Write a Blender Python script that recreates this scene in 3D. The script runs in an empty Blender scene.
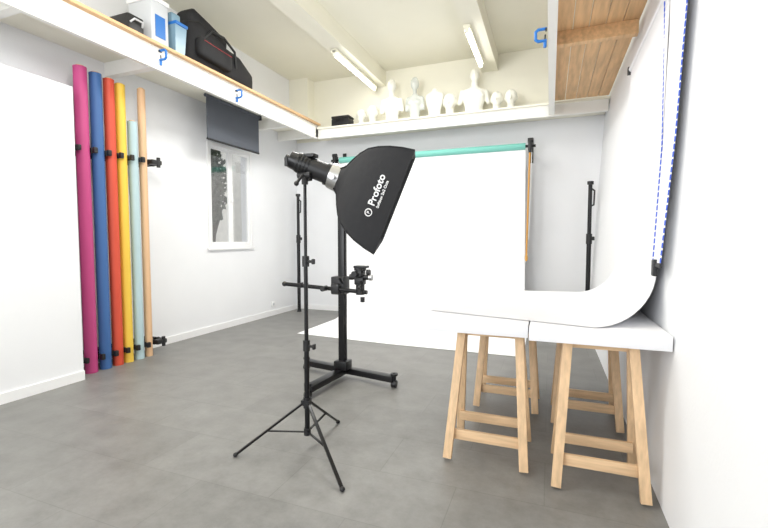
import bpy, bmesh, math, random
from mathutils import Vector, Matrix, Euler
random.seed(4)
S=bpy.context.scene
try:
    S.view_settings.view_transform='Standard'; S.view_settings.look='None'
except Exception: pass

# ---------------------------------------------------------------- materials
def srgb(r,g,b):
    def c(x):
        x/=255
        return x/12.92 if x<=.04045 else ((x+.055)/1.055)**2.4
    return (c(r),c(g),c(b),1)
def mat(name,col,rough=.6,metal=0,emit=0,noise=0,nscale=6,bump=0,bscale=80,stretch=None,alpha=None,trans=0):
    m=bpy.data.materials.new(name); m.use_nodes=True
    nt=m.node_tree; b=nt.nodes['Principled BSDF']; L=nt.links
    b.inputs['Base Color'].default_value=col; b.inputs['Roughness'].default_value=rough
    b.inputs['Metallic'].default_value=metal
    if trans: b.inputs['Transmission Weight'].default_value=trans
    if emit:
        b.inputs['Emission Color'].default_value=col; b.inputs['Emission Strength'].default_value=emit
    tc=nt.nodes.new('ShaderNodeTexCoord'); mp=nt.nodes.new('ShaderNodeMapping')
    L.new(tc.outputs['Object'],mp.inputs['Vector'])
    if stretch: mp.inputs['Scale'].default_value=stretch
    if noise:
        n=nt.nodes.new('ShaderNodeTexNoise'); n.inputs['Scale'].default_value=nscale; n.inputs['Detail'].default_value=5
        L.new(mp.outputs[0],n.inputs['Vector'])
        r=nt.nodes.new('ShaderNodeValToRGB')
        r.color_ramp.elements[0].position=.3; r.color_ramp.elements[1].position=.7
        r.color_ramp.elements[0].color=tuple(c*(1-noise) for c in col[:3])+(1,)
        r.color_ramp.elements[1].color=tuple(min(1,c*(1+noise)) for c in col[:3])+(1,)
        L.new(n.outputs['Fac'],r.inputs[0]); L.new(r.outputs[0],b.inputs['Base Color'])
    if bump:
        n2=nt.nodes.new('ShaderNodeTexNoise'); n2.inputs['Scale'].default_value=bscale
        L.new(mp.outputs[0],n2.inputs['Vector'])
        bp=nt.nodes.new('ShaderNodeBump'); bp.inputs['Strength'].default_value=bump; bp.inputs['Distance'].default_value=.01
        L.new(n2.outputs['Fac'],bp.inputs['Height']); L.new(bp.outputs[0],b.inputs['Normal'])
    return m
M={}
M['wall']=mat('white_paint',srgb(236,237,239),.75,noise=.015,nscale=2,bump=.08,bscale=60)
M['cream']=mat('cream_paint',srgb(240,237,222),.75,noise=.015,nscale=2)
M['ceil']=mat('ceiling_paint',srgb(238,235,220),.8,noise=.02,nscale=1.5)
M['trim']=mat('trim_white',srgb(240,240,240),.45)
M['shelfp']=mat('shelf_white_paint',srgb(240,239,234),.5,noise=.02,nscale=3)
M['wood']=mat('pine_wood',srgb(224,190,150),.55,noise=.14,nscale=9,stretch=(6,6,.7))
M['woodx']=mat('pine_wood_rail',srgb(226,192,152),.55,noise=.14,nscale=9,stretch=(.7,6,6))
M['plank']=mat('plank_wood',srgb(218,178,132),.6,noise=.18,nscale=6,stretch=(5,.5,5))
M['black']=mat('black_plastic',srgb(26,26,28),.45)
M['blackm']=mat('black_metal',srgb(22,22,24),.3,metal=.3)
M['fabric']=mat('black_fabric',srgb(24,24,27),.75,noise=.15,nscale=30,bump=.25,bscale=14)
M['white_txt']=mat('white_print',srgb(235,235,235),.6)
M['chrome']=mat('brushed_steel',srgb(190,190,190),.3,metal=1)
M['paper']=mat('white_paper',srgb(249,249,250),.8)
M['tpaper']=mat('table_paper',srgb(228,228,231),.8)
M['slab']=mat('white_tabletop',srgb(238,238,241),.6)
M['teal']=mat('teal_paper',srgb(120,190,178),.7)
M['blue']=mat('blue_clamp_plastic',srgb(30,110,190),.4)
M['stitch']=mat('blue_stitching',srgb(60,95,205),.6)
M['mann']=mat('white_mannequin',srgb(240,239,230),.4)
M['clearp']=mat('frosted_plastic',srgb(230,234,230),.25,trans=.3)
M['bluep']=mat('blue_translucent_plastic',srgb(150,185,205),.25,trans=.3)
M['greyf']=mat('dark_grey_blind_fabric',srgb(84,88,96),.8,bump=.1)
M['grey']=mat('light_grey_box',srgb(205,208,212),.5)
M['orange']=mat('orange_chain',srgb(205,150,70),.5)
M['red']=mat('red_trim',srgb(150,40,45),.5)
M['tube']=mat('fluorescent_tube',(1,.98,.93,1),.4,emit=12)
M['lampbody']=mat('lamp_housing',srgb(235,232,215),.5)
M['leaf']=mat('foliage',srgb(74,80,66),.8,noise=.4,nscale=12)
M['bark']=mat('bark',srgb(66,58,52),.9)
M['ext']=mat('exterior_render',srgb(222,219,212),.9,noise=.08)
for n,c in dict(magenta=(186,66,124),blue_roll=(58,100,156),red_roll=(208,78,54),yellow=(232,194,72),aqua=(176,200,205),tan=(220,180,140)).items():
    M[n]=mat('paper_'+n,srgb(*c),.55,noise=.05,nscale=4,stretch=(4,4,.4))
g=bpy.data.materials.new('window_glass'); g.use_nodes=True; nt=g.node_tree; nt.nodes.clear()
o=nt.nodes.new('ShaderNodeOutputMaterial'); mx=nt.nodes.new('ShaderNodeMixShader'); t=nt.nodes.new('ShaderNodeBsdfTransparent'); gl=nt.nodes.new('ShaderNodeBsdfGlossy'); gl.inputs['Roughness'].default_value=.05
mx.inputs[0].default_value=.1
nt.links.new(t.outputs[0],mx.inputs[1]); nt.links.new(gl.outputs[0],mx.inputs[2]); nt.links.new(mx.outputs[0],o.inputs[0]); M['glass']=g
def floor_mat():
    m=bpy.data.materials.new('grey_vinyl_tiles'); m.use_nodes=True; nt=m.node_tree; b=nt.nodes['Principled BSDF']; L=nt.links
    tc=nt.nodes.new('ShaderNodeTexCoord')
    br=nt.nodes.new('ShaderNodeTexBrick'); br.inputs['Scale'].default_value=1
    br.inputs['Brick Width'].default_value=.80; br.inputs['Row Height'].default_value=.40; br.inputs['Mortar Size'].default_value=.0025
    br.inputs['Mortar Smooth'].default_value=.4
    br.inputs['Color1'].default_value=(.89,.89,.89,1); br.inputs['Color2'].default_value=(1,1,1,1); br.inputs['Mortar'].default_value=(.78,.78,.78,1)
    L.new(tc.outputs['Object'],br.inputs['Vector'])
    n=nt.nodes.new('ShaderNodeTexNoise'); n.inputs['Scale'].default_value=6; n.inputs['Detail'].default_value=12; n.inputs['Roughness'].default_value=.75
    L.new(tc.outputs['Object'],n.inputs['Vector'])
    r=nt.nodes.new('ShaderNodeValToRGB'); r.color_ramp.elements[0].position=.28; r.color_ramp.elements[1].position=.74
    r.color_ramp.elements[0].color=srgb(112,111,108); r.color_ramp.elements[1].color=srgb(144,143,140)
    L.new(n.outputs['Fac'],r.inputs[0])
    mx=nt.nodes.new('ShaderNodeMixRGB'); mx.blend_type='MULTIPLY'; mx.inputs[0].default_value=1
    L.new(r.outputs[0],mx.inputs[1]); L.new(br.outputs['Color'],mx.inputs[2]); L.new(mx.outputs[0],b.inputs['Base Color'])
    n2=nt.nodes.new('ShaderNodeTexNoise'); n2.inputs['Scale'].default_value=12; n2.inputs['Detail'].default_value=6
    L.new(tc.outputs['Object'],n2.inputs['Vector'])
    mr=nt.nodes.new('ShaderNodeMapRange'); mr.inputs[3].default_value=.33; mr.inputs[4].default_value=.52
    L.new(n2.outputs['Fac'],mr.inputs[0]); L.new(mr.outputs[0],b.inputs['Roughness'])
    return m
M['floor']=floor_mat()

# ---------------------------------------------------------------- builder
class B:
    def __init__(s,name): s.name=name; s.bm=bmesh.new(); s.mats=[]
    def _mi(s,m):
        if m not in s.mats: s.mats.append(m)
        return s.mats.index(m)
    def _merge(s,t,m,X=None):
        if X is not None: bmesh.ops.transform(t,matrix=X,verts=t.verts)
        mi=s._mi(m)
        for f in t.faces: f.material_index=mi
        me=bpy.data.meshes.new('tmp'); t.to_mesh(me); t.free(); s.bm.from_mesh(me); bpy.data.meshes.remove(me)
    def box(s,c,sz,m,R=None,bev=0):
        t=bmesh.new(); bmesh.ops.create_cube(t,size=1)
        bmesh.ops.scale(t,vec=sz,verts=t.verts)
        if bev: bmesh.ops.bevel(t,geom=t.edges[:],offset=bev,segments=2,affect='EDGES',profile=.6)
        s._merge(t,m,Matrix.Translation(c)@(R.to_4x4() if R is not None else Matrix()))
    def bb(s,a,b,m,bev=0):
        a=Vector(a);b=Vector(b); s.box((a+b)/2,[abs(x) for x in (b-a)],m,bev=bev)
    def cyl(s,a,b,r,m,r2=None,seg=24,bev=0):
        a=Vector(a);b=Vector(b);d=b-a;t=bmesh.new()
        bmesh.ops.create_cone(t,cap_ends=True,segments=seg,radius1=r,radius2=r if r2 is None else r2,depth=d.length)
        q=d.to_track_quat('Z','Y').to_matrix().to_4x4()
        s._merge(t,m,Matrix.Translation((a+b)/2)@q)
    def beam(s,a,b,w,h,m,up=(0,0,1),bev=.002):
        a=Vector(a);b=Vector(b);z=(b-a).normalized();x=Vector(up).cross(z)
        if x.length<1e-4: x=Vector((1,0,0))
        x.normalize();y=z.cross(x)
        R=Matrix((x,y,z)).transposed()
        s.box((a+b)/2,(w,h,(b-a).length),m,R=R,bev=bev)
    def ell(s,c,r,m,R=None,seg=20):
        t=bmesh.new(); bmesh.ops.create_uvsphere(t,u_segments=seg,v_segments=max(8,seg//2),radius=1)
        bmesh.ops.scale(t,vec=r if hasattr(r,'__len__') else (r,r,r),verts=t.verts)
        s._merge(t,m,Matrix.Translation(c)@(R.to_4x4() if R is not None else Matrix()))
    def tube(s,pts,r,m,seg=10):
        for a,b in zip(pts,pts[1:]): s.cyl(a,b,r,m,seg=seg)
        for p in pts[1:-1]: s.ell(p,r,m,seg=seg)
    def loft(s,rings,m,caps=True,closed=True,X=None):
        t=bmesh.new(); V=[[t.verts.new(p) for p in r] for r in rings]; n=len(rings[0])
        for a,b in zip(V,V[1:]):
            for i in range(n if closed else n-1):
                j=(i+1)%n; t.faces.new((a[i],a[j],b[j],b[i]))
        if caps and closed:
            t.faces.new(V[0][::-1]); t.faces.new(V[-1])
        bmesh.ops.recalc_face_normals(t,faces=t.faces)
        s._merge(t,m,X)
    def text(s,body,size,m,X,depth=.001):
        cu=bpy.data.curves.new('t','FONT'); cu.body=body; cu.size=size; cu.extrude=depth; cu.align_x='CENTER'; cu.align_y='CENTER'; cu.offset=size*.02
        ob=bpy.data.objects.new('t',cu); bpy.context.collection.objects.link(ob); bpy.context.view_layer.update()
        me=bpy.data.meshes.new_from_object(ob); t=bmesh.new(); t.from_mesh(me)
        bpy.data.objects.remove(ob); bpy.data.meshes.remove(me); s._merge(t,m,X)
    def done(s,ang=35,smooth=True,solid=0,remesh=0):
        me=bpy.data.meshes.new(s.name); s.bm.to_mesh(me); s.bm.free()
        for m in s.mats: me.materials.append(M[m])
        if smooth:
            me.polygons.foreach_set('use_smooth',[True]*len(me.polygons))
            if not remesh: me.set_sharp_from_angle(angle=math.radians(ang))
        ob=bpy.data.objects.new(s.name,me); bpy.context.collection.objects.link(ob)
        if solid:
            md=ob.modifiers.new('thick','SOLIDIFY'); md.thickness=solid; md.offset=0
        if remesh:
            md=ob.modifiers.new('r','REMESH'); md.mode='VOXEL'; md.voxel_size=remesh; md.use_smooth_shade=True
            md=ob.modifiers.new('s','SMOOTH'); md.iterations=6; md.factor=.6
        return ob

# ---------------------------------------------------------------- room
XL,YB,ZC,YR=-4.1,6.42,3.85,-2.6
def wx(z): return .49+.0545*z
b=B('floor'); b.bb((XL-.2,YR,-.1),(1.0,YB+.1,0),'floor'); b.done(smooth=False)
b=B('ceiling'); b.bb((XL-.1,YR,ZC),(1.0,YB+.1,ZC+.1),'ceil'); b.done(smooth=False)
b=B('wall_back'); b.bb((XL-.1,YB,0),(1.0,YB+.1,2.86),'wall'); b.bb((XL-.1,YB,2.86),(1.0,YB+.1,ZC),'cream'); b.done(smooth=False)
wy0,wy1,wz0,wz1=4.32,5.18,1.10,2.46
b=B('wall_left'); T=.18
b.bb((XL-T,YR,0),(XL,wy0,ZC),'wall'); b.bb((XL-T,wy1,0),(XL,YB,ZC),'wall')
b.bb((XL-T,wy0,0),(XL,wy1,wz0),'wall'); b.bb((XL-T,wy0,wz1),(XL,wy1,ZC),'wall'); b.done(smooth=False)
b=B('wall_right')
b.loft([[(wx(0),YR,0),(1.0,YR,0),(1.0,YR,ZC),(wx(ZC),YR,ZC)],[(wx(0),YB,0),(1.0,YB,0),(1.0,YB,ZC),(wx(ZC),YB,ZC)]],'wall'); b.done(smooth=False)
b=B('wall_partition'); b.bb((XL,YR,0),(-3.72,2.44,2.47),'wall'); b.done(smooth=False)
b=B('baseboard_left'); b.bb((XL,2.44,0),(XL+.015,YB,.08),'trim'); b.bb((-3.72,YR,0),(-3.705,2.44,.08),'trim'); b.done(smooth=False)
b=B('baseboard_back'); b.bb((XL+.015,YB-.015,0),(.49,YB,.08),'trim'); b.done(smooth=False)
b=B('trim_ceiling_beam_1'); b.bb((-2.70,YR,3.62),(-2.46,YB,ZC),'ceil'); b.done(smooth=False)
b=B('trim_ceiling_beam_2'); b.bb((-.97,YR,3.62),(-.74,YB,ZC),'ceil'); b.done(smooth=False)
b=B('trim_pilaster'); b.bb((XL,YB-.22,2.97),(-3.75,YB,ZC),'cream'); b.done(smooth=False)
SZ0,SZ1=2.77,2.97
b=B('wall_shelf_left')
b.bb((XL,.2,2.93),(-3.44,YB,2.97),'cream')
b.bb((-3.44,.2,SZ0),(-3.40,YB-.5,SZ1),'shelfp')
b.bb((-3.50,.2,2.97),(-3.35,YB-.5,2.995),'plank')
b.bb((XL,YB-.56,2.79),(-3.4,YB-.5,2.93),'shelfp')
for y in (.8,1.9,3.0,5.2): b.bb((XL,y,2.80),(-3.44,y+.07,2.93),'shelfp')
b.done(smooth=False)
b=B('wall_shelf_back')
b.bb((-3.39,5.95,2.86),(.64,YB,2.91),'cream')
b.bb((-3.39,5.91,SZ0),(.63,5.95,2.91),'shelfp')
b.bb((-3.39,5.87,2.91),(.64,6.02,2.93),'cream')
b.done(smooth=False)
b=B('trim_mezzanine_beam'); b.bb((-.045,-1.5,2.77),(.02,5.86,3.06),'shelfp'); b.done(smooth=False)
b=B('trim_mezzanine_planks')
x=.02
for i in range(5):
    w=.122; b.bb((x+.003,-1.5,2.94),(x+w-.003,5.86,2.965),'plank',bev=.003); x+=w
for y in (.6,2.3,3.95): b.bb((.02,y,2.83),(.62,y+.07,2.94),'plank',bev=.003)
b.done()
# window
b=B('window_1')
def frame(y0,y1,z0,z1,w,x0,x1):
    b.bb((x0,y0,z0),(x1,y0+w,z1),'trim',bev=.003); b.bb((x0,y1-w,z0),(x1,y1,z1),'trim',bev=.003)
    b.bb((x0,y0+w,z0),(x1,y1-w,z0+w),'trim',bev=.003); b.bb((x0,y0+w,z1-w),(x1,y1-w,z1),'trim',bev=.003)
frame(wy0,wy1,wz0,wz1,.035,XL-.05,XL+.016)
ym=(wy0+wy1)/2
frame(wy0+.035,ym,wz0+.035,wz1-.035,.04,XL-.032,XL-.002); frame(ym,wy1-.035,wz0+.035,wz1-.035,.04,XL-.032,XL-.002)
b.bb((XL-.022,wy0+.07,wz0+.07),(XL-.018,wy1-.07,wz1-.07),'glass')
b.bb((XL-.002,ym-.012,1.72),(XL+.03,ym+.012,1.84),'trim',bev=.004)
b.bb((XL,wy0-.03,wz0-.03),(XL+.035,wy1+.03,wz0),'trim',bev=.004)
b.done()
b=B('roller_blind')
bx=-3.80
b.bb((bx-.005,4.02,2.40),(bx+.005,4.98,2.90),'greyf'); b.cyl((bx,4.0,2.90),(bx,5.0,2.90),.02,'greyf')
b.cyl((bx,4.02,2.40),(bx,4.98,2.40),.012,'black'); b.bb((bx-.03,5.0,2.86),(bx+.03,5.02,2.93),'black'); b.done()
# exterior
b=B('exterior_wall'); b.bb((-8.2,2,-.1),(-8,15,4.2),'ext'); b.done(smooth=False)
b=B('garden_tree'); tx,ty=-5.75,6.22
b.cyl((tx-.1,ty-.05,-.1),(tx,ty,1.7),.05,'bark',r2=.04)
for a,h,r in ((.5,1.3,.2),(2.2,1.5,.25),(3.9,1.6,.25),(5.3,1.45,.2),(1.2,1.8,.15)):
    b.cyl((tx,ty,h),(tx+r*math.cos(a),ty+r*math.sin(a),h+.7),.02,'bark',r2=.01,seg=8)
for i in range(1000):
    a=random.random()*6.28; ph=random.random()*3.14; r=.25*random.random()**.5
    b.ell((tx+r*math.cos(a)*math.sin(ph),ty+r*math.sin(a)*math.sin(ph),2.2+.7*r/.25*math.cos(ph)),(.035+random.random()*.02,.026,.01),'leaf',R=Euler((random.random()*3,random.random()*3,0)).to_matrix(),seg=6)
b.done()
b=B('ground_outside'); b.bb((-12,-3,-.2),(XL-.2,16,-.1),'ext'); b.done(smooth=False)

# ---------------------------------------------------------------- paper rolls on rack
def paper_roll(col,y,r,h,x=-3.86):
    b=B('paper_roll'); n=28
    b.loft([[(x+q*math.cos(2*math.pi*i/n),y+q*math.sin(2*math.pi*i/n),z) for i in range(n)] for q,z in [(r*.6,h-.1),(r*.6,h),(r,h),(r,0),(r*.6,0)]],col)
    b.loft([[(x+q*math.cos(2*math.pi*i/n),y+q*math.sin(2*math.pi*i/n),z) for i in range(n)] for q,z in [(r*.5,h-.1),(r*.5,h+.012),(r*.62,h+.012),(r*.62,h-.1)]],'tan')
    return b.done()
paper_roll('magenta',2.60,.052,2.71); paper_roll('blue_roll',2.735,.05,2.70); paper_roll('red_roll',2.86,.046,2.69)
paper_roll('yellow',2.97,.044,2.68); paper_roll('aqua',3.09,.044,2.36); paper_roll('tan',3.20,.036,2.71)
b=B('roll_rack')
for z in (2.0,.13):
    b.bb((XL+.01,2.5,z-.03),(XL+.04,3.4,z+.03),'black',bev=.004)
    b.bb((-3.96,2.5,z-.02),(-3.94,3.4,z+.02),'blackm')
    for y in (2.53,2.668,2.799,2.92,3.03,3.149,3.26,3.36):
        b.bb((XL+.04,y-.009,z-.025),(-3.84,y+.009,z+.025),'black',bev=.003)
        if y<3.2 and y>2.6: b.box((-3.80,y,z),(.03,.036,.055),'black',bev=.008)
    b.box((-3.83,3.31,z),(.08,.12,.05),'black',bev=.015); b.cyl((-3.8,3.33,z-.05),(-3.8,3.33,z+.05),.018,'black')
    b.box((-3.81,2.53,z),(.04,.03,.05),'black',bev=.01)
b.done()

# ---------------------------------------------------------------- backdrop
b=B('seamless_paper_backdrop'); Yr=6.08
prof=[(Yr,2.42)]+[(Yr,z) for z in (2.0,1.5,1.0,.6)]
R=.45
for i in range(1,11):
    a=i/10*math.pi/2; prof.append((Yr-R+R*math.cos(a),.004+R-R*math.sin(a)))
prof+= [(5.3,.004),(5.0,.004),(4.55,.004)]
rings=[]
for k,(y,z) in enumerate(prof):
    f=k/(len(prof)-1); rings.append([(-3.06+.06*f,y+.1*f,z),(-1.7,y,z),(-.33+.1*f,y-.02*f,z)])
b.loft(rings,'paper',closed=False)
b.cyl((-3.1,Yr,2.45),(-.33,Yr,2.45),.045,'teal'); b.cyl((-3.25,Yr,2.45),(-.2,Yr,2.45),.018,'blackm')
for x in (-3.18,-.27):
    b.bb((x-.02,Yr-.05,2.36),(x+.02,YB-.005,2.41),'black',bev=.004); b.box((x,Yr,2.45),(.05,.12,.14),'black',bev=.015); b.bb((x-.03,YB-.02,2.28),(x+.03,YB-.003,2.62),'black')
    b.cyl((x-.03,Yr-.03,2.52),(x+.04,Yr-.03,2.52),.03,'black')
b.cyl((-.27,Yr-.07,2.35),(-.29,Yr-.06,1.0),.012,'orange'); b.ell((-.29,Yr-.06,.96),(.02,.02,.05),'orange')
b.cyl((-.245,Yr-.07,2.35),(-.265,Yr-.06,1.2),.004,'trim')
b.done(ang=50)
def autopole(x,y,top):
    b=B('support_pole')
    b.cyl((x,y,0),(x,y,.03),.04,'black',r2=.03); b.cyl((x,y,.03),(x,y,1.2),.028,'blackm'); b.cyl((x,y,1.15),(x,y,1.28),.036,'black')
    b.cyl((x,y,1.2),(x,y,top),.024,'blackm'); b.box((x+.03,y,1.22),(.07,.03,.05),'black',bev=.008)
    b.cyl((x,y,top-.02),(x,y,top+.02),.038,'black')
    b.tube([(x+.0,y,top-.3),(x+.045,y,top-.28),(x+.05,y,top-.1),(x,y,top-.06)],.010,'black')
    b.done()
autopole(.47,6.1,1.93); autopole(-3.9,6.12,1.94)

# ---------------------------------------------------------------- fluorescent lamps
for x,y0,y1 in ((-2.6,4.95,6.32),(-.92,4.93,6.02)):
    b=B('fluorescent_lamp'); b.bb((x-.04,y0,3.575),(x+.04,y1,3.618),'lampbody',bev=.005)
    b.cyl((x,y0+.03,3.553),(x,y1-.03,3.553),.02,'tube'); b.bb((x-.02,y0,3.53),(x+.02,y0+.03,3.6),'lampbody'); b.bb((x-.02,y1-.03,3.53),(x+.02,y1,3.6),'lampbody'); b.done()

# ---------------------------------------------------------------- table: slabs + trestles + paper sweep
def slab(x0,x1,y0,y1):
    b=B('tabletop'); b.bb((x0,y0,.70),(x1,y1,.768),'slab',bev=.003); b.done()
slab(-.69,-.095,2.27,3.78); slab(-.088,.522,2.22,3.78)
def trestle(x0,x1,yc,dy):
    b=B('wooden_trestle'); H=.70; ins=.045
    b.beam((x0+ins+.02,yc,H-.02),(x1-ins-.02,yc,H-.02),.035,.04,'woodx')
    for sg in (-1,1):
        for xa,xb in ((x0+ins,x0),(x1-ins,x1)):
            top=Vector((xa,yc+sg*.022,H-.005)); ft=Vector((xb,yc+sg*dy,.0))
            d=(top-ft).normalized()
            b.beam(ft+d*.012,top,.045,.03,'wood',up=(0,1,0))
        f=.13/H; yy=yc+sg*(dy*(1-f)+.022*f-.028)
        b.beam((x0+.01,yy,.13),(x1-.01,yy,.13),.02,.055,'woodx')
    b.done()
trestle(-.50,-.10,2.43,.19); trestle(-.47,-.07,3.2,.16); trestle(.05,.43,2.34,.18); trestle(.05,.43,3.1,.17)
b=B('paper_sweep')
R=.30; xw=.515; z0=.772
prof=[(-.67,z0,2.52,3.74),(-.4,z0,2.45,3.76),(-.1,z0,2.38,3.8),(xw-R,z0,2.30,3.85)]
for i in range(1,13):
    a=i/12*math.pi/2; f=i/12
    prof.append((xw-R+R*math.sin(a),z0+R-R*math.cos(a),2.30+.26*f,3.85+.1*f))
prof+=[(xw+.02,1.5,2.62,3.95),(xw+.04,2.0,2.70,3.95),(xw+.06,2.56,2.76,3.95)]
b.loft([[(x,ya,z),(x,(ya*2+yb)/3,z),(x,(ya+2*yb)/3,z),(x,yb,z)] for x,z,ya,yb in prof],'tpaper',closed=False)
b.cyl((.59,1.9,2.58),(.59,4.02,2.58),.022,'tpaper'); b.cyl((.59,1.85,2.58),(.59,4.08,2.58),.010,'blackm')
for y in (1.9,4.06): b.bb((.565,y-.02,2.55),(.622,y+.02,2.61),'black',bev=.006)
b.done(ang=50)
b=B('fabric_strip')
E=[((.500,2.39,1.09),(.500,2.55,1.08)),((.545,2.40,1.7),(.545,2.66,1.7)),((.575,2.42,2.3),(.572,2.82,2.3)),((.580,2.43,2.54),(.575,2.87,2.54))]
b.loft([list(p) for p in E],'paper',closed=False)
for sd in (0,1):
    for k in range(3):
        pa=Vector(E[k][sd])+Vector((-.004,0,0)); pb=Vector(E[k+1][sd])+Vector((-.004,0,0)); n_=int((pb-pa).length/.034)
        for i in range(n_):
            b.beam(pa.lerp(pb,i/n_),pa.lerp(pb,(i+.7)/n_),.004,.013,'stitch',up=(0,1,0),bev=0)
b.box((.496,2.50,1.06),(.025,.045,.085),'black',bev=.008)
b.box((.498,2.47,1.075),(.012,.16,.02),'black',bev=.004)
b.done()

# ---------------------------------------------------------------- studio light on tripod stand
cx,cy=-1.28,2.08
b=B('softbox_light_on_stand')
b.cyl((cx,cy,.10),(cx,cy,.62),.0145,'blackm'); b.cyl((cx,cy,.6),(cx,cy,1.1),.0115,'blackm'); b.cyl((cx,cy,1.08),(cx,cy,1.56),.009,'blackm')
for z in (.6,1.08): b.cyl((cx,cy,z-.03),(cx,cy,z+.03),.02,'black'); b.cyl((cx,cy,z),(cx+.05,cy-.01,z),.008,'black'); b.box((cx+.055,cy-.01,z),(.012,.025,.03),'black',bev=.004)
b.cyl((cx,cy,.24),(cx,cy,.30),.022,'black'); b.cyl((cx,cy,.08),(cx,cy,.12),.02,'black')
for fx,fy in ((-1.60,1.85),(-.90,1.77),(-1.27,2.44)):
    ft=Vector((fx,fy,.012)); hub=Vector((cx,cy,.27)); d=(ft-hub); dh=Vector((d.x,d.y,0)).normalized()
    st=hub+dh*.02
    b.beam(st,ft,.018,.011,'blackm'); b.ell(ft,(.014,.014,.012),'black',seg=10)
    mid=st.lerp(ft,.55); b.beam(Vector((cx,cy,.10))+dh*.02,mid,.014,.006,'blackm')
    b.box(st,(.022,.022,.03),'black')
n=Vector((.87,.31,-.37)).normalized()
e=Vector((-.38,0,-.925)); e=(e-n*e.dot(n)).normalized(); w=n.cross(e).normalized()
if w.y<0: w=-w
ring=Vector((-1.115,2.17,1.545))
KS=.94
def ax(sv,u=0,v=0): return ring+n*sv+e*u+w*v
def sq(sv,h,rnd,pin=0,k=5):
    pts=[]
    h*=KS
    for (sx,sy,a0) in ((1,1,0),(-1,1,90),(-1,-1,180),(1,-1,270)):
        for i in range(k+1):
            a=math.radians(a0+90*i/k); pts.append(ax(sv,sx*(h-rnd)+rnd*math.cos(a),sy*(h-rnd)+rnd*math.sin(a)))
    return pts
secs=[(0,.078,.07),(.03,.10,.06),(.06,.148,.045),(.09,.188,.03),(.125,.222,.02),(.17,.248,.016),(.225,.27,.014),(.29,.287,.012),(.35,.297,.012)]
b.loft([sq(*q) for q in secs]+[sq(.352,.29,.012),sq(.335,.28,.012)],'fabric',caps=False)
b.loft([sq(.33,.285,.012),sq(.332,.285,.012)],'paper')
for a,c in ((1,1),(-1,1),(-1,-1),(1,-1)):
    b.tube([ax(sv,a*(h*KS-rn*.25),c*(h*KS-rn*.25)) for sv,h,rn in secs],.004,'fabric',seg=6)
b.cyl(ax(-.05),ax(.02),.072,'chrome',r2=.08); b.cyl(ax(-.075),ax(-.045),.064,'black')
b.cyl(ax(-.25),ax(-.07),.056,'black'); b.cyl(ax(-.29),ax(-.25),.048,'blackm',r2=.052)
for q in (-.24,-.22,-.20,-.18): b.cyl(ax(q),ax(q+.008),.059,'blackm')
b.box(ax(-.2,-.055),(.09,.06,.02),'black',bev=.006)
b.box(ax(-.30,.02),(.02,.05,.05),'black',bev=.004); b.cyl(ax(-.32,.0),ax(-.29,.0),.02,'black')
b.cyl(ax(-.02,.0,-.08),ax(-.02,.0,-.11),.014,'chrome')
pt=Vector((cx,cy,1.56)); q0=ax(-.15,.06)
b.cyl(pt-Vector((0,0,.05)),pt+Vector((0,0,.01)),.018,'black'); b.beam(pt,q0,.035,.03,'black'); b.cyl(pt+Vector((-.04,-.0,0)),pt+Vector((.04,0,0)),.02,'black')
b.cyl(pt+Vector((.0,-.02,0)),pt+Vector((.0,-.08,-.05)),.008,'black'); b.ell(pt+Vector((0,-.085,-.055)),.014,'black',seg=10)
def panelX(sv,u):
    h0,h1=.270*KS,.287*KS; f=(sv-.225)/.065; h=h0+(h1-h0)*f
    p=ax(sv,u,-(h+.004))
    tan=(ax(.29,0,-h1)-ax(.225,0,-h0)).normalized()
    xx=-e; nn=xx.cross(-tan).normalized()
    if nn.dot(-w)<0: nn=-nn
    yy=nn.cross(xx).normalized()
    R=Matrix((xx,yy,nn)).transposed().to_4x4()
    return Matrix.Translation(p)@R
b.text('Profoto',.052,'white_txt',panelX(.246,-.03)); b.text('Softbox 2x2 Octa',.020,'white_txt',panelX(.280,-.02))
Xr=panelX(.246,.09)
for i in range(24):
    a0,a1=2*math.pi*i/24,2*math.pi*(i+1)/24
    b.cyl(Xr@Vector((.018*math.cos(a0),.018*math.sin(a0),0)),Xr@Vector((.018*math.cos(a1),.018*math.sin(a1),0)),.0028,'white_txt',seg=6)
b.text('P',.022,'white_txt',Xr)
b.done(ang=30)

# ---------------------------------------------------------------- camera stand (column)
b=B('studio_camera_stand'); kx,ky=-1.64,3.25
b.beam((-2.08,3.38,.07),(-1.16,3.22,.07),.075,.05,'blackm',bev=.006); b.beam((kx-.01,ky+.03,.07),(-1.69,2.76,.07),.075,.05,'blackm',bev=.006)
for px,py in ((-2.08,3.38),(-1.16,3.22),(-1.69,2.76)):
    b.cyl((px-.02,py,.03),(px+.02,py,.03),.03,'black'); b.cyl((px,py,.04),(px,py,.12),.012,'black'); b.cyl((px,py,.1),(px,py,.115),.03,'black')
b.box((kx,ky,.13),(.12,.12,.08),'blackm',bev=.01)
b.box((kx,ky,.86),(.058,.058,1.45),'blackm',bev=.006)
for s_ in (-1,1): b.box((kx+s_*.031,ky,.86),(.006,.02,1.4),'black')
b.box((kx,ky-.04,.82),(.12,.12,.15),'black',bev=.012)
ay=ky-.12
b.cyl((-2.14,ay,.82),(-1.36,ay,.78),.017,'blackm'); b.ell((-2.14,ay,.82),.022,'black',seg=12)
for xx in (-1.97,-1.92): b.box((xx,ay,.815),(.012,.045,.045),'black',bev=.003)
b.cyl((kx-.09,ay,.8),(kx-.09,ay-.07,.8),.022,'black'); b.cyl((kx+.06,ay,.85),(kx+.06,ay-.06,.9),.012,'black')
b.box((kx,ay,.80),(.07,.06,.08),'black',bev=.01)
hx=-1.42
b.cyl((hx,ay,.76),(hx,ay,.84),.035,'black'); b.box((hx,ay,.87),(.08,.07,.06),'black',bev=.012); b.cyl((hx-.07,ay,.90),(hx+.08,ay,.90),.02,'black')
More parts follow.
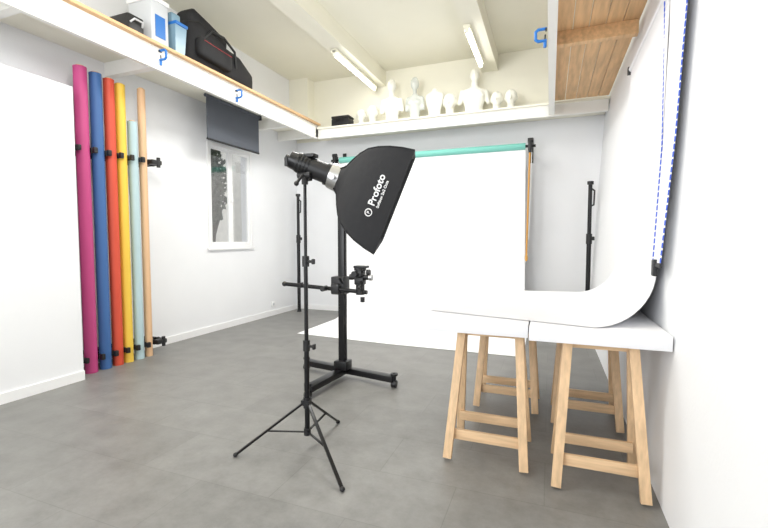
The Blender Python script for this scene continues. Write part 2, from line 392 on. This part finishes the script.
b.box((hx,ay,.93),(.06,.09,.05),'black',bev=.01); b.cyl((hx,ay,.955),(hx,ay,.975),.05,'black'); b.box((hx+.01,ay,.985),(.11,.07,.018),'black',bev=.004)
for dx,dz in ((.09,.90),(-.08,.90),(.07,.94)): b.cyl((hx+dx-.01,ay,dz),(hx+dx+.015,ay,dz),.024,'chrome' if dx==.09 else 'black')
b.cyl((hx+.02,ay-.03,.87),(hx+.06,ay-.16,.83),.007,'black'); b.ell((hx+.06,ay-.16,.83),(.014,.02,.014),'black',seg=10)
b.cyl((hx-.02,ay-.05,.93),(hx-.02,ay-.08,.93),.024,'black'); b.cyl((hx+.02,ay,.74),(hx+.02,ay,.70),.018,'black')
b.done()

# ---------------------------------------------------------------- blue clamps
def clamp(p,s,k=.6):
    b=B('blue_clamp'); p=Vector(p)
    def q(x,z): return p+Vector((s*x*k,0,z*k))
    b.tube([q(0,.07),q(.10,.07),q(.13,.045),q(.13,-.045),q(.10,-.07),q(0,-.07)],.014*k*1.3,'blue')
    b.cyl(q(.02,-.1),q(.02,.0),.01*k,'blackm'); b.cyl(q(.02,-.15),q(.02,-.09),.02*k,'blue'); b.box(q(.01,.06),(.02*k,.03,.03*k),'black',bev=.003)
    b.done()
clamp((-3.39,3.02,2.90),1); clamp((-3.39,4.05,2.87),1); clamp((-.055,3.72,2.83),-1,.65)

# ---------------------------------------------------------------- things on the left shelf
Z=2.998
b=B('equipment_bag')
def rr(y,hw,h,zc,xc=-3.62,k=20):
    return [(xc+hw*abs(math.cos(a))**.5*(1 if math.cos(a)>=0 else -1),y,zc+h*abs(math.sin(a))**.5*(1 if math.sin(a)>=0 else -1)) for a in [2*math.pi*i/k for i in range(k)]]
b.loft([rr(3.42,.10,.14,Z+.18),rr(3.45,.17,.22,Z+.23),rr(3.6,.20,.25,Z+.26),rr(3.8,.2,.22,Z+.23),rr(4.0,.19,.19,Z+.2),rr(4.2,.19,.18,Z+.19),rr(4.42,.17,.12,Z+.13),rr(4.5,.10,.08,Z+.12)],'fabric')
b.loft([rr(3.5,.08,.07,Z+.50,-3.6),rr(3.55,.13,.09,Z+.52,-3.6),rr(3.75,.14,.08,Z+.47,-3.6),rr(4.0,.13,.06,Z+.42,-3.6),rr(4.05,.08,.04,Z+.40,-3.6)],'fabric')
b.loft([rr(3.5,.03,.07,Z+.2,-3.41),rr(3.53,.05,.1,Z+.2,-3.41),rr(3.95,.05,.1,Z+.18,-3.41),rr(3.98,.03,.07,Z+.18,-3.41)],'fabric')
b.tube([(-3.44,3.6,Z+.3),(-3.40,3.7,Z+.42),(-3.42,3.9,Z+.44),(-3.40,4.05,Z+.34),(-3.43,4.1,Z+.18)],.013,'black')
b.tube([(-3.36,3.55,Z+.26),(-3.355,3.95,Z+.24)],.004,'red')
b.tube([(-3.46,3.52,Z+.42),(-3.46,3.9,Z+.38),(-3.5,4.35,Z+.24)],.007,'black')
b.done(ang=60)
b=B('storage_box'); b.bb((-3.75,3.0,Z),(-3.46,3.19,Z+.42),'grey',bev=.01); b.bb((-3.76,2.99,Z+.42),(-3.45,3.20,Z+.46),'trim',bev=.006)
b.bb((-3.458,3.04,Z+.1),(-3.455,3.15,Z+.3),'blue'); b.done()
b=B('plastic_bin'); b.loft([[(-3.70,3.25,Z),(-3.44,3.25,Z),(-3.44,3.36,Z),(-3.70,3.36,Z)],[(-3.74,3.235,Z+.3),(-3.42,3.235,Z+.3),(-3.42,3.375,Z+.3),(-3.74,3.375,Z+.3)]],'bluep')
b.box((-3.58,3.305,Z+.31),(.35,.15,.03),'blue',bev=.008); b.box((-3.58,3.305,Z+.38),(.2,.11,.1),'bluep',bev=.02); b.done()
b=B('black_case'); b.bb((-3.75,2.78,Z),(-3.48,2.94,Z+.20),'black',bev=.02); b.tube([(-3.48,2.80,Z+.12),(-3.45,2.82,Z+.15),(-3.45,2.90,Z+.15),(-3.48,2.92,Z+.12)],.008,'grey'); b.done()

# ---------------------------------------------------------------- things on the back shelf
Zb=2.933
def bust(x,h,mt='mann',head=True,arms=True,rot=0,y=6.16,wide=1.1):
    b=B('mannequin_bust'); s=h
    if head:
        P=[(0,.20,.12),(.08,.19,.12),(.2,.19,.125),(.34,.23,.14),(.46,.26,.14),(.54,.25,.12),(.59,.15,.09),(.62,.075,.075),(.68,.065,.065),(.71,.075,.08)]
    else:
        P=[(0,.26,.16),(.12,.24,.16),(.3,.25,.17),(.5,.32,.19),(.7,.36,.19),(.82,.34,.16),(.9,.2,.12),(.94,.10,.10),(1,.09,.09)]
    k=20
    c,sn=math.cos(rot),math.sin(rot)
    def tr(px,py,pz): return (x+(px*c-py*sn)*s*wide,y+(px*sn+py*c)*s*.8,Zb+pz*s+.002)
    b.loft([[tr(w_*math.cos(2*math.pi*i/k),d_*math.sin(2*math.pi*i/k),z) for i in range(k)] for z,w_,d_ in P],mt)
    if head:
        b.ell(tr(0,-.01,.85),(.095*s,.11*s,.145*s),mt); b.ell(tr(0,-.05,.80),(.065*s,.065*s,.10*s),mt); b.ell(tr(0,-.145,.84),(.014*s,.02*s,.035*s),mt,seg=8)
        for q in (-1,1): b.ell(tr(q*.098,.0,.84),(.012*s,.02*s,.03*s),mt,seg=8)
        if arms:
            for q in (-1,1):
                b.cyl(tr(q*.235,0,.50),tr(q*.30,0,.30),.065*s,mt,r2=.05*s); b.ell(tr(q*.235,0,.505),.068*s,mt); b.ell(tr(q*.30,0,.30),.05*s,mt)
    for q in (-1,1): b.ell(tr(q*.11,-.09,.42 if head else .58),(.09*s,.06*s,.07*s),mt)
    return b.done(remesh=max(.008,.014*s))
def mhead(x,h,y=6.14,rot=0):
    b=B('mannequin_head'); s=h
    b.cyl((x,y,Zb+.002),(x,y,Zb+.12*s),.26*s,'mann',r2=.2*s); b.cyl((x,y,Zb+.1*s),(x,y,Zb+.45*s),.17*s,'mann')
    b.ell((x,y,Zb+.68*s),(.27*s,.30*s,.32*s),'mann'); b.ell((x,y-.1*s,Zb+.52*s),(.19*s,.18*s,.24*s),'mann'); b.ell((x,y-.33*s,Zb+.58*s),(.04*s,.05*s,.09*s),'mann',seg=8)
    for q in (-1,1): b.ell((x+q*.27*s,y,Zb+.6*s),(.03*s,.06*s,.09*s),'mann',seg=8)
    return b.done(remesh=.01)
mhead(-2.76,.28); mhead(-2.57,.32); bust(-2.26,.68,wide=.8)
bust(-1.90,.66,mt='clearp',wide=.62)
bust(-1.60,.45,head=False,wide=.85); mhead(-1.37,.36)
bust(-1.04,.675,rot=.3,wide=1.0,y=6.2); mhead(-.72,.30); mhead(-.53,.31)
b=B('camera_case'); b.bb((-3.22,6.02,Zb),(-2.92,6.22,Zb+.15),'black',bev=.02); b.bb((-3.22,6.02,Zb+.153),(-2.92,6.22,Zb+.19),'black',bev=.012); b.tube([(-3.12,6.01,Zb+.1),(-3.12,5.98,Zb+.13),(-3.02,5.98,Zb+.13),(-3.02,6.01,Zb+.1)],.008,'black'); b.done()
b=B('wall_socket'); b.bb((XL,5.62,.14),(XL+.012,5.72,.22),'trim',bev=.003); b.cyl((XL+.012,5.67,.18),(XL+.016,5.67,.18),.02,'grey'); b.done()

# ---------------------------------------------------------------- light
W=bpy.data.worlds.new('World'); S.world=W; W.use_nodes=True; bg=W.node_tree.nodes['Background']; bg.inputs[0].default_value=(.93,.965,1,1); bg.inputs[1].default_value=1.0
def area(name,loc,rot,sx,sy,p,col=(1,1,1)):
    l=bpy.data.lights.new(name,'AREA'); l.shape='RECTANGLE'; l.size=sx; l.size_y=sy; l.energy=p; l.color=col
    o=bpy.data.objects.new(name,l); o.location=loc; o.rotation_euler=rot; bpy.context.collection.objects.link(o); return o
area('unseen_rear_fill',(-2.2,-2.4,2.0),(math.radians(90),0,math.radians(-4)),3,2.2,130,(.96,.98,1))  # unseen fill added behind the camera for assumed daylight, no window built there
area('back_fill_area',(-1.9,4.2,3.6),(0,0,0),.8,1.6,72,(1,.995,.98))  # hidden fill added to brighten the back of the room, not a fitting
l=bpy.data.lights.new('unseen_fill_point','POINT'); l.energy=92; l.shadow_soft_size=.25; l.color=(1,.99,.97)  # unseen point fill added to lift ceiling and walls, no fixture hangs here
o=bpy.data.objects.new('unseen_fill_point',l); o.location=(-1.9,1.7,3.0); bpy.context.collection.objects.link(o)

# ---------------------------------------------------------------- camera
cd=bpy.data.cameras.new('cam'); cd.lens=427/768*36; cd.sensor_width=36; cd.clip_start=.05
cam=bpy.data.objects.new('camera',cd); bpy.context.collection.objects.link(cam); cam.location=(0,0,1.2)
cam.rotation_euler=(math.radians(90)-math.atan(24/427),0,math.radians(21.2)); S.camera=cam
